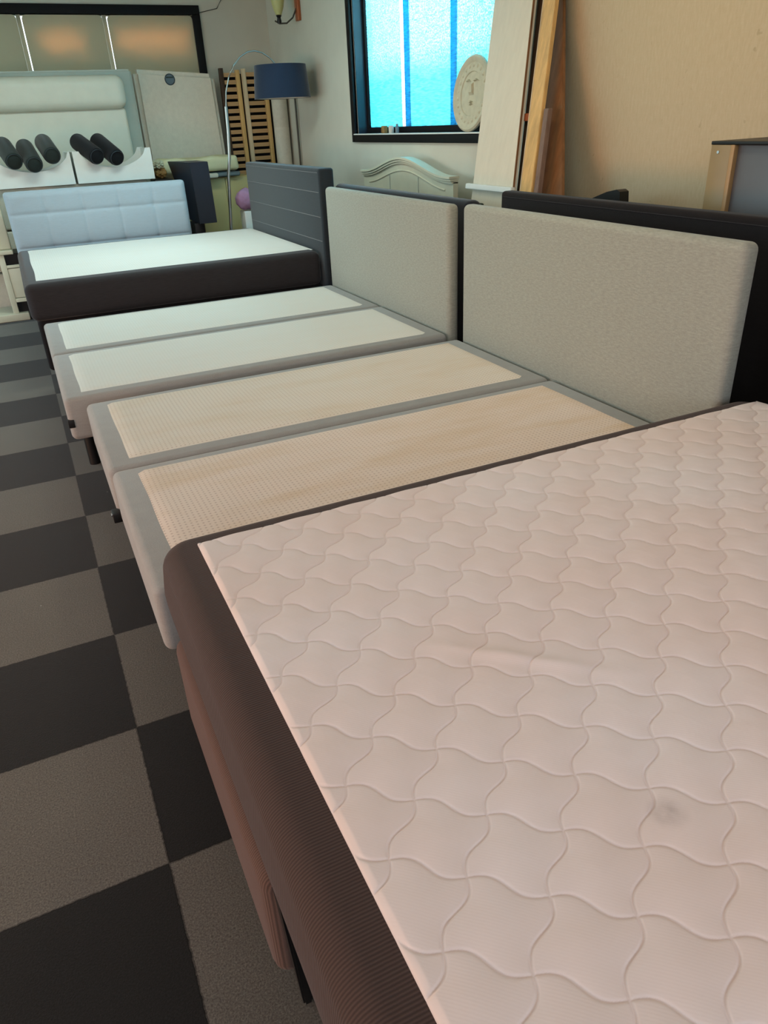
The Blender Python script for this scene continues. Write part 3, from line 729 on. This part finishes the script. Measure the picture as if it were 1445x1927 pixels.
# bolsters
def bolster(name, mat):
    b = nb(); R = .079; L = .40
    lathe(b, [(0, 0), (R * .82, .002), (R * .95, .01), (R, .03), (R, L - .03), (R * .95, L - .01), (R * .8, L - .002), (0, L)], None, 36, Matrix.Identity(4))
    for v in b.verts: pass
    me_off = bpy.data.objects
    o = obj(name, b, mat, None, 40, base=(0, 0, 0))
    b = nb(); lathe(b, [(R * .80, -.002), (R * .83, -.005), (R * .86, .001)], None, 36, Matrix.Identity(4))
    pp = obj('piping', b, MAT['charcoal_hb'], o)
    return o
def place(o, front, back):
    d = (Vector(back) - Vector(front)).normalized()
    o.location = front; o.rotation_mode = 'QUATERNION'; o.rotation_quaternion = d.to_track_quat('Z', 'Y')
bl = [((.150, 6.90, 1.350), (.085, 7.28, 1.50)), ((.312, 6.86, 1.315), (.265, 7.28, 1.49)), ((.485, 6.90, 1.380), (.448, 7.28, 1.50)),
      ((.880, 6.90, 1.352), (.745, 7.28, 1.50)), ((1.06, 6.90, 1.330), (.93, 7.28, 1.50))]
bt = ['dark green bolster leftmost in the left white scooped box', 'dark green bolster lying lowest, between its two neighbours in the left box', 'dark green bolster at the right side of the left white box',
      'black bolster on the left in the right white scooped box', 'black bolster on the right beside the empty end of the scoop']
p0 = bolster('bolster', MAT['bolster'])
p1 = None
for i, (f, k) in enumerate(bl):
    if i == 0: o = p0
    elif i == 3: o = p1 = bolster('bolster', MAT['bolster_black'])
    else:
        src = p0 if i < 3 else p1
        o = src.copy(); COL.objects.link(o)
        for c in src.children:
            q = c.copy(); COL.objects.link(q); q.parent = o
    place(o, f, k); tag(o, bt[i], 'bolster', 'bolsters in the white scooped boxes')

# big cream headboard with roll behind, with side frame
ch = thing('cream_headboard', 'large cream vinyl headboard with rolled top cushion, behind the scooped boxes', 'headboard', (.4, 7.75, 0))
b = nb()
hexa(b, [(-1.2, 7.86, 0), (1.485, 7.86, 0), (1.485, 7.93, 0), (-1.2, 7.93, 0), (-1.2, 7.86, 2.125), (1.485, 7.86, 2.125), (1.485, 7.93, 2.125), (-1.2, 7.93, 2.125)], .02, 3)
obj('frame', b, MAT['cream_side'], ch)
b = nb(); box(b, -1.1, 1.345, 7.72, 7.88, .2, 1.775, .03, 4); obj('lower_cushion', b, MAT['cream_vinyl'], ch, 60)
b = nb(); box(b, -1.1, 1.365, 7.62, 7.90, 1.765, 2.07, .09, 6); obj('rolled_cushion', b, MAT['cream_vinyl'], ch, 60)
# cream mattress with badge
cm = thing('mattress', 'cream mattress with small round badge standing upright in the far corner', 'mattress', (2.0, 8.1, 0))
b = nb(); hexa(b, [(1.53, 8.0, .02), (2.455, 8.0, .02), (2.455, 8.2, .02), (1.53, 8.2, .02), (1.53, 8.0, 2.135), (2.39, 8.0, 2.075), (2.39, 8.2, 2.075), (1.53, 8.2, 2.135)], .045, 5)
obj('body', b, MAT['cream_mattress'], cm, 60)
Tb = Matrix.Translation((1.90, 8.0, 2.03)) @ Matrix.Rotation(PI / 2, 4, 'X')
b = nb(); lathe(b, [(0, 0), (.056, 0), (.056, .004), (0, .006)], None, 32, Tb); bd_ = obj('badge', b, MAT['badge_blue'], cm)
b = nb(); box(b, 1.862, 1.938, 7.991, 7.996, 2.043, 2.055); obj('badge_bar', b, MAT['badge_dark'], bd_)
b = nb(); tube(b, [(1.90 + .05 * math.cos(a), 7.994, 2.03 + .05 * math.sin(a)) for a in [i * 2 * PI / 24 for i in range(25)]], .003, 6, False); obj('badge_ring', b, MAT['badge_dark'], bd_)

# rounded fabric panels standing in the far window
pn = ['beige panel leftmost in the far window, cut off by the photo edge', 'beige rounded panel in the middle of the far window with faint orange glow', 'beige rounded panel at the right of the far window with bright orange glow']
for i, (x0, x1) in enumerate(((-.32, .525), (.58, 1.37), (1.425, 2.328))):
    def cornered(x0, x1, z0, z1, r):
        P = [(x0, z0), (x1, z0)]
        for k in range(7): a = k * PI / 12; P.append((x1 - r + r * math.cos(a), z1 - r + r * math.sin(a)))
        for k in range(7): a = PI / 2 + k * PI / 12; P.append((x0 + r + r * math.cos(a), z1 - r + r * math.sin(a)))
        return P
    b = nb(); prism(b, cornered(x0, x1, BZ0, 2.652, .04), lambda x, z: Vector((x, 8.395, z)), lambda x, z: Vector((x, 8.44, z)))
    tag(obj('fabric_panel', b, MAT['panel_cloth'], None, 30), pn[i], 'panel', 'rounded beige panels in the far window')

# ================================================================== FAR MIDDLE
nbx = thing('tall_box', 'tall black and navy box standing beside the tufted headboard', 'box', (1.76, 6.9, 0))
b = nb(); hexa(b, [(1.70, 6.62, .70), (1.875, 6.62, .70), (1.875, 7.1, .70), (1.70, 7.1, .70), (1.685, 6.62, 1.26), (1.865, 6.62, 1.26), (1.865, 7.1, 1.26), (1.60, 7.3, 1.26)], .004)
obj('cabinet_body', b, MAT['navy_box'], nbx)
b = nb(); box(b, 1.66, 1.76, 6.7, 7.0, 0, .70, .004); obj('pedestal', b, MAT['black_plastic'], nbx)
yc = thing('yellow_cabinet', 'pale yellow two door cabinet in the far corner under the folded bedding', 'cabinet', (2.2, 7.75, 0))
b = nb(); box(b, 1.6, 2.56, 7.6, 7.94, 0, 1.06, .006); obj('body', b, MAT['yellow_cab'], yc)
for x0, x1 in ((1.61, 1.95), (1.955, 2.252), (2.258, 2.55)):
    obj('door', box(nb(), x0, x1, 7.582, 7.6, .06, 1.05, .003), MAT['yellow_cab'], yc)
def soft(name, x0, x1, y0, y1, z0, z1, mat, bev, amp=.008, seed=1, cuts=5):
    b = nb(); box(b, x0, x1, y0, y1, z0, z1, bev, 4)
    bmesh.ops.subdivide_edges(b, edges=b.edges[:], cuts=cuts, use_grid_fill=True)
    rs = random.Random(seed); ph = [rs.random() * 6 for _ in range(6)]
    for v in b.verts:
        k = (v.co.z - z0) / (z1 - z0)
        v.co.z += amp * k * (math.sin(v.co.x * 17 + ph[0]) * math.sin(v.co.y * 13 + ph[1]) + .5 * math.sin(v.co.x * 41 + ph[2]))
        v.co.x += amp * .5 * math.sin(v.co.z * 30 + ph[3]); v.co.y += amp * .5 * math.sin(v.co.x * 24 + ph[4])
    return obj(name, b, mat, None, 70)
tag(soft('folded_blanket', 1.95, 2.42, 7.5, 7.9, 1.068, 1.118, MAT['blue_cloth'], .02, .006, 3), 'grey blue folded blanket on the yellow cabinet beneath the cream duvet', 'blanket')
tag(soft('folded_duvet', 1.56, 2.40, 7.44, 7.90, 1.13, 1.27, MAT['duvet'], .045, .012, 5), 'pale cream duvet folded on top of the yellow cabinet stack', 'duvet')
b = nb(); lathe(b, [(0, -.045), (.05, -.03), (.075, 0), (.05, .03), (0, .045)], None, 24, Matrix.Translation((2.12, 7.44, 1.085)))
b.free()
tag(soft('rolled_towel', 2.0, 2.15, 7.42, 7.50, 1.062, 1.115, MAT['white_cloth'], .02, .003, 9, 2), 'small white rolled cloth at the front of the yellow cabinet top', 'towel')
bb = thing('plastic_bag', 'clear plastic bag with brown contents between white box and black box', 'bag', (1.52, 7.35, 1.1))
# a small side table carries the bag
tb = tag(obj('narrow_stand', box(nb(), 1.43, 1.62, 7.24, 7.5, 0, 1.1, .01), MAT['black_plastic'], None), 'narrow black stand below the plastic bag, mostly hidden by the tufted headboard', 'stand')
def blob(c, r, seed, amp=.15):
    b = nb(); bmesh.ops.create_icosphere(b, subdivisions=4, radius=1.0)
    rs = random.Random(seed); ph = [rs.random() * 6 for _ in range(9)]
    for v in b.verts:
        n = v.co.normalized()
        k = 1 + amp * (math.sin(n.x * 5 + ph[0]) * math.sin(n.y * 6 + ph[1]) + .5 * math.sin(n.z * 11 + ph[2]) * math.sin(n.x * 9 + ph[3]))
        v.co = Vector((c[0] + n.x * r[0] * k, c[1] + n.y * r[1] * k, max(c[2] + n.z * r[2] * k, c[2] - r[2] * .92)))
    return b
obj('contents', blob((1.52, 7.37, 1.155), (.07, .09, .055), 3, .2), MAT['amber'], bb, 80)
obj('bag_neck', blob((1.50, 7.35, 1.235), (.065, .08, .04), 8, .3), MAT['clear_film'], bb, 80)

# slatted bases upright in the corner
def slat_base(x0, x1, y, z1, nsl, label, m1, m2, midrail=None):
    t_ = thing('slatted_base', label, 'slatted bed base', ((x0 + x1) / 2, y, 0), 'slatted bed bases standing in the far corner')
    obj('side_rail', box(nb(), x0, x0 + .045, y, y + .05, .0, z1, .004), m1, t_)
    obj('side_rail', box(nb(), x1 - .045, x1, y, y + .05, .0, z1 - .02, .004), m2, t_)
    if midrail: obj('middle_rail', box(nb(), midrail, midrail + .03, y - .014, y + .004, .0, z1, .003), MAT['pine_pale'], t_)
    s0 = obj('slat', box(nb(), x0 + .045, x1 - .045, y + .012, y + .024, .12, .162, .003), MAT['pine_slat'], t_)
    c0 = obj('slat_holder', box(nb(), x0 + .045, x0 + .085, y + .008, y + .028, .112, .12, .001), MAT['black_plastic'], s0)
    for i in range(1, nsl):
        s = s0.copy(); COL.objects.link(s); s.parent = t_; s.location = (0, 0, i * .0712)
        c = c0.copy(); COL.objects.link(c); c.parent = s
    return t_
slat_base(2.47, 2.70, 8.06, 2.13, 28, 'slatted wooden bed base, left one in the far corner behind the steel lamp stem', MAT['dark_wood'], MAT['pine'])
slat_base(2.72, 3.01, 8.04, 2.12, 28, 'slatted wooden bed base, right one, partly behind the blue lampshade', MAT['pine_pale'], MAT['pine'])
tag(obj('dark_backing', box(nb(), 2.53, 3.08, 8.2, 8.32, 0, 2.08, .01), MAT['black_fabric'], None), 'dark backing added behind the two slatted bases for their dark gaps', 'bed base')  # added dark sheet that blackens the gaps between the slats
b = nb(); tube(b, [(3.095, 7.95, 0), (3.095, 7.95, 1.52), (3.095, 7.95, 1.525), (3.095, 7.95, 1.53), (3.095, 7.95, 1.95)], [.088, .088, .085, .088, .088], 28)
tag(obj('rolled_mat', b, MAT['cream_mattress'], None), 'cream rolled mat standing upright in the far corner below the lampshade', 'rolled mat')
b = nb(); tube(b, [(3.165, 7.6, 0), (3.175, 7.62, 1.9)], .011, 10)
tag(obj('metal_pole', b, MAT['dark_metal'], None), 'thin dark metal pole leaning on the wall right of the rolled mat', 'pole')

# arc floor lamp
al = thing('arc_floor_lamp', 'arching steel floor lamp with dark blue drum shade by the far corner', 'lamp', (2.12, 7.0, 0))
b = nb(); lathe(b, [(0, 0), (.14, 0), (.14, .02), (.13, .026), (0, .03)], (2.1, 7.0, 0), 36); obj('lamp_base', b, MAT['steel'], al)
b = nb(); tube(b, [(2.1, 7, .03), (2.105, 7, .6), (2.15, 7, 1.1), (2.185, 7, 1.27), (2.205, 7, 1.5), (2.215, 7, 1.73)], .016, 12); obj('pole', b, MAT['steel'], al)
b = nb(); pts = [(2.215, 1.72), (2.235, 1.86), (2.28, 1.98), (2.34, 2.08), (2.42, 2.155), (2.5, 2.195), (2.57, 2.205), (2.65, 2.19), (2.73, 2.14), (2.80, 2.07), (2.825, 2.03)]
tube(b, [(x, 7.0, z) for x, z in pts], .007, 10); obj('arc', b, MAT['steel'], al)
b = nb(); lathe(b, [(.290, 0), (.262, .295), (.257, .295), (.285, 0)], (2.825, 7.0, 1.785), 56)
b.faces.ensure_lookup_table()
sh = obj('lamp_shade', b, MAT['shade_blue'], al, 50)
b = nb(); lathe(b, [(.283, .003), (.255, .292)], (2.825, 7.0, 1.785), 56); obj('shade_lining', b, MAT['shade_in'], sh)
b = nb()
for a in (0, 2.09, 4.19): tube(b, [(2.825, 7, 2.03), (2.825 + .255 * math.cos(a), 7 + .255 * math.sin(a), 2.075)], .003, 6)
lathe(b, [(0, 0), (.02, 0), (.02, .06), (0, .06)], (2.825, 7.0, 1.97), 16)
obj('shade_holder', b, MAT['steel'], al)

# lilac plush ball on a white pedestal
b = nb(); box(b, 2.24, 2.36, 6.88, 7.06, 0, .755, .008)
tag(obj('white_pedestal', b, MAT['white_board'], None), 'narrow white stand below the lilac cushion, beside the dark headboard', 'stand')
tag(obj('plush_cushion', blob((2.29, 6.93, .865), (.115, .1, .108), 4, .06), MAT['lilac'], None, 80), 'round lilac plush cushion peeking from behind the slate headboard', 'cushion')
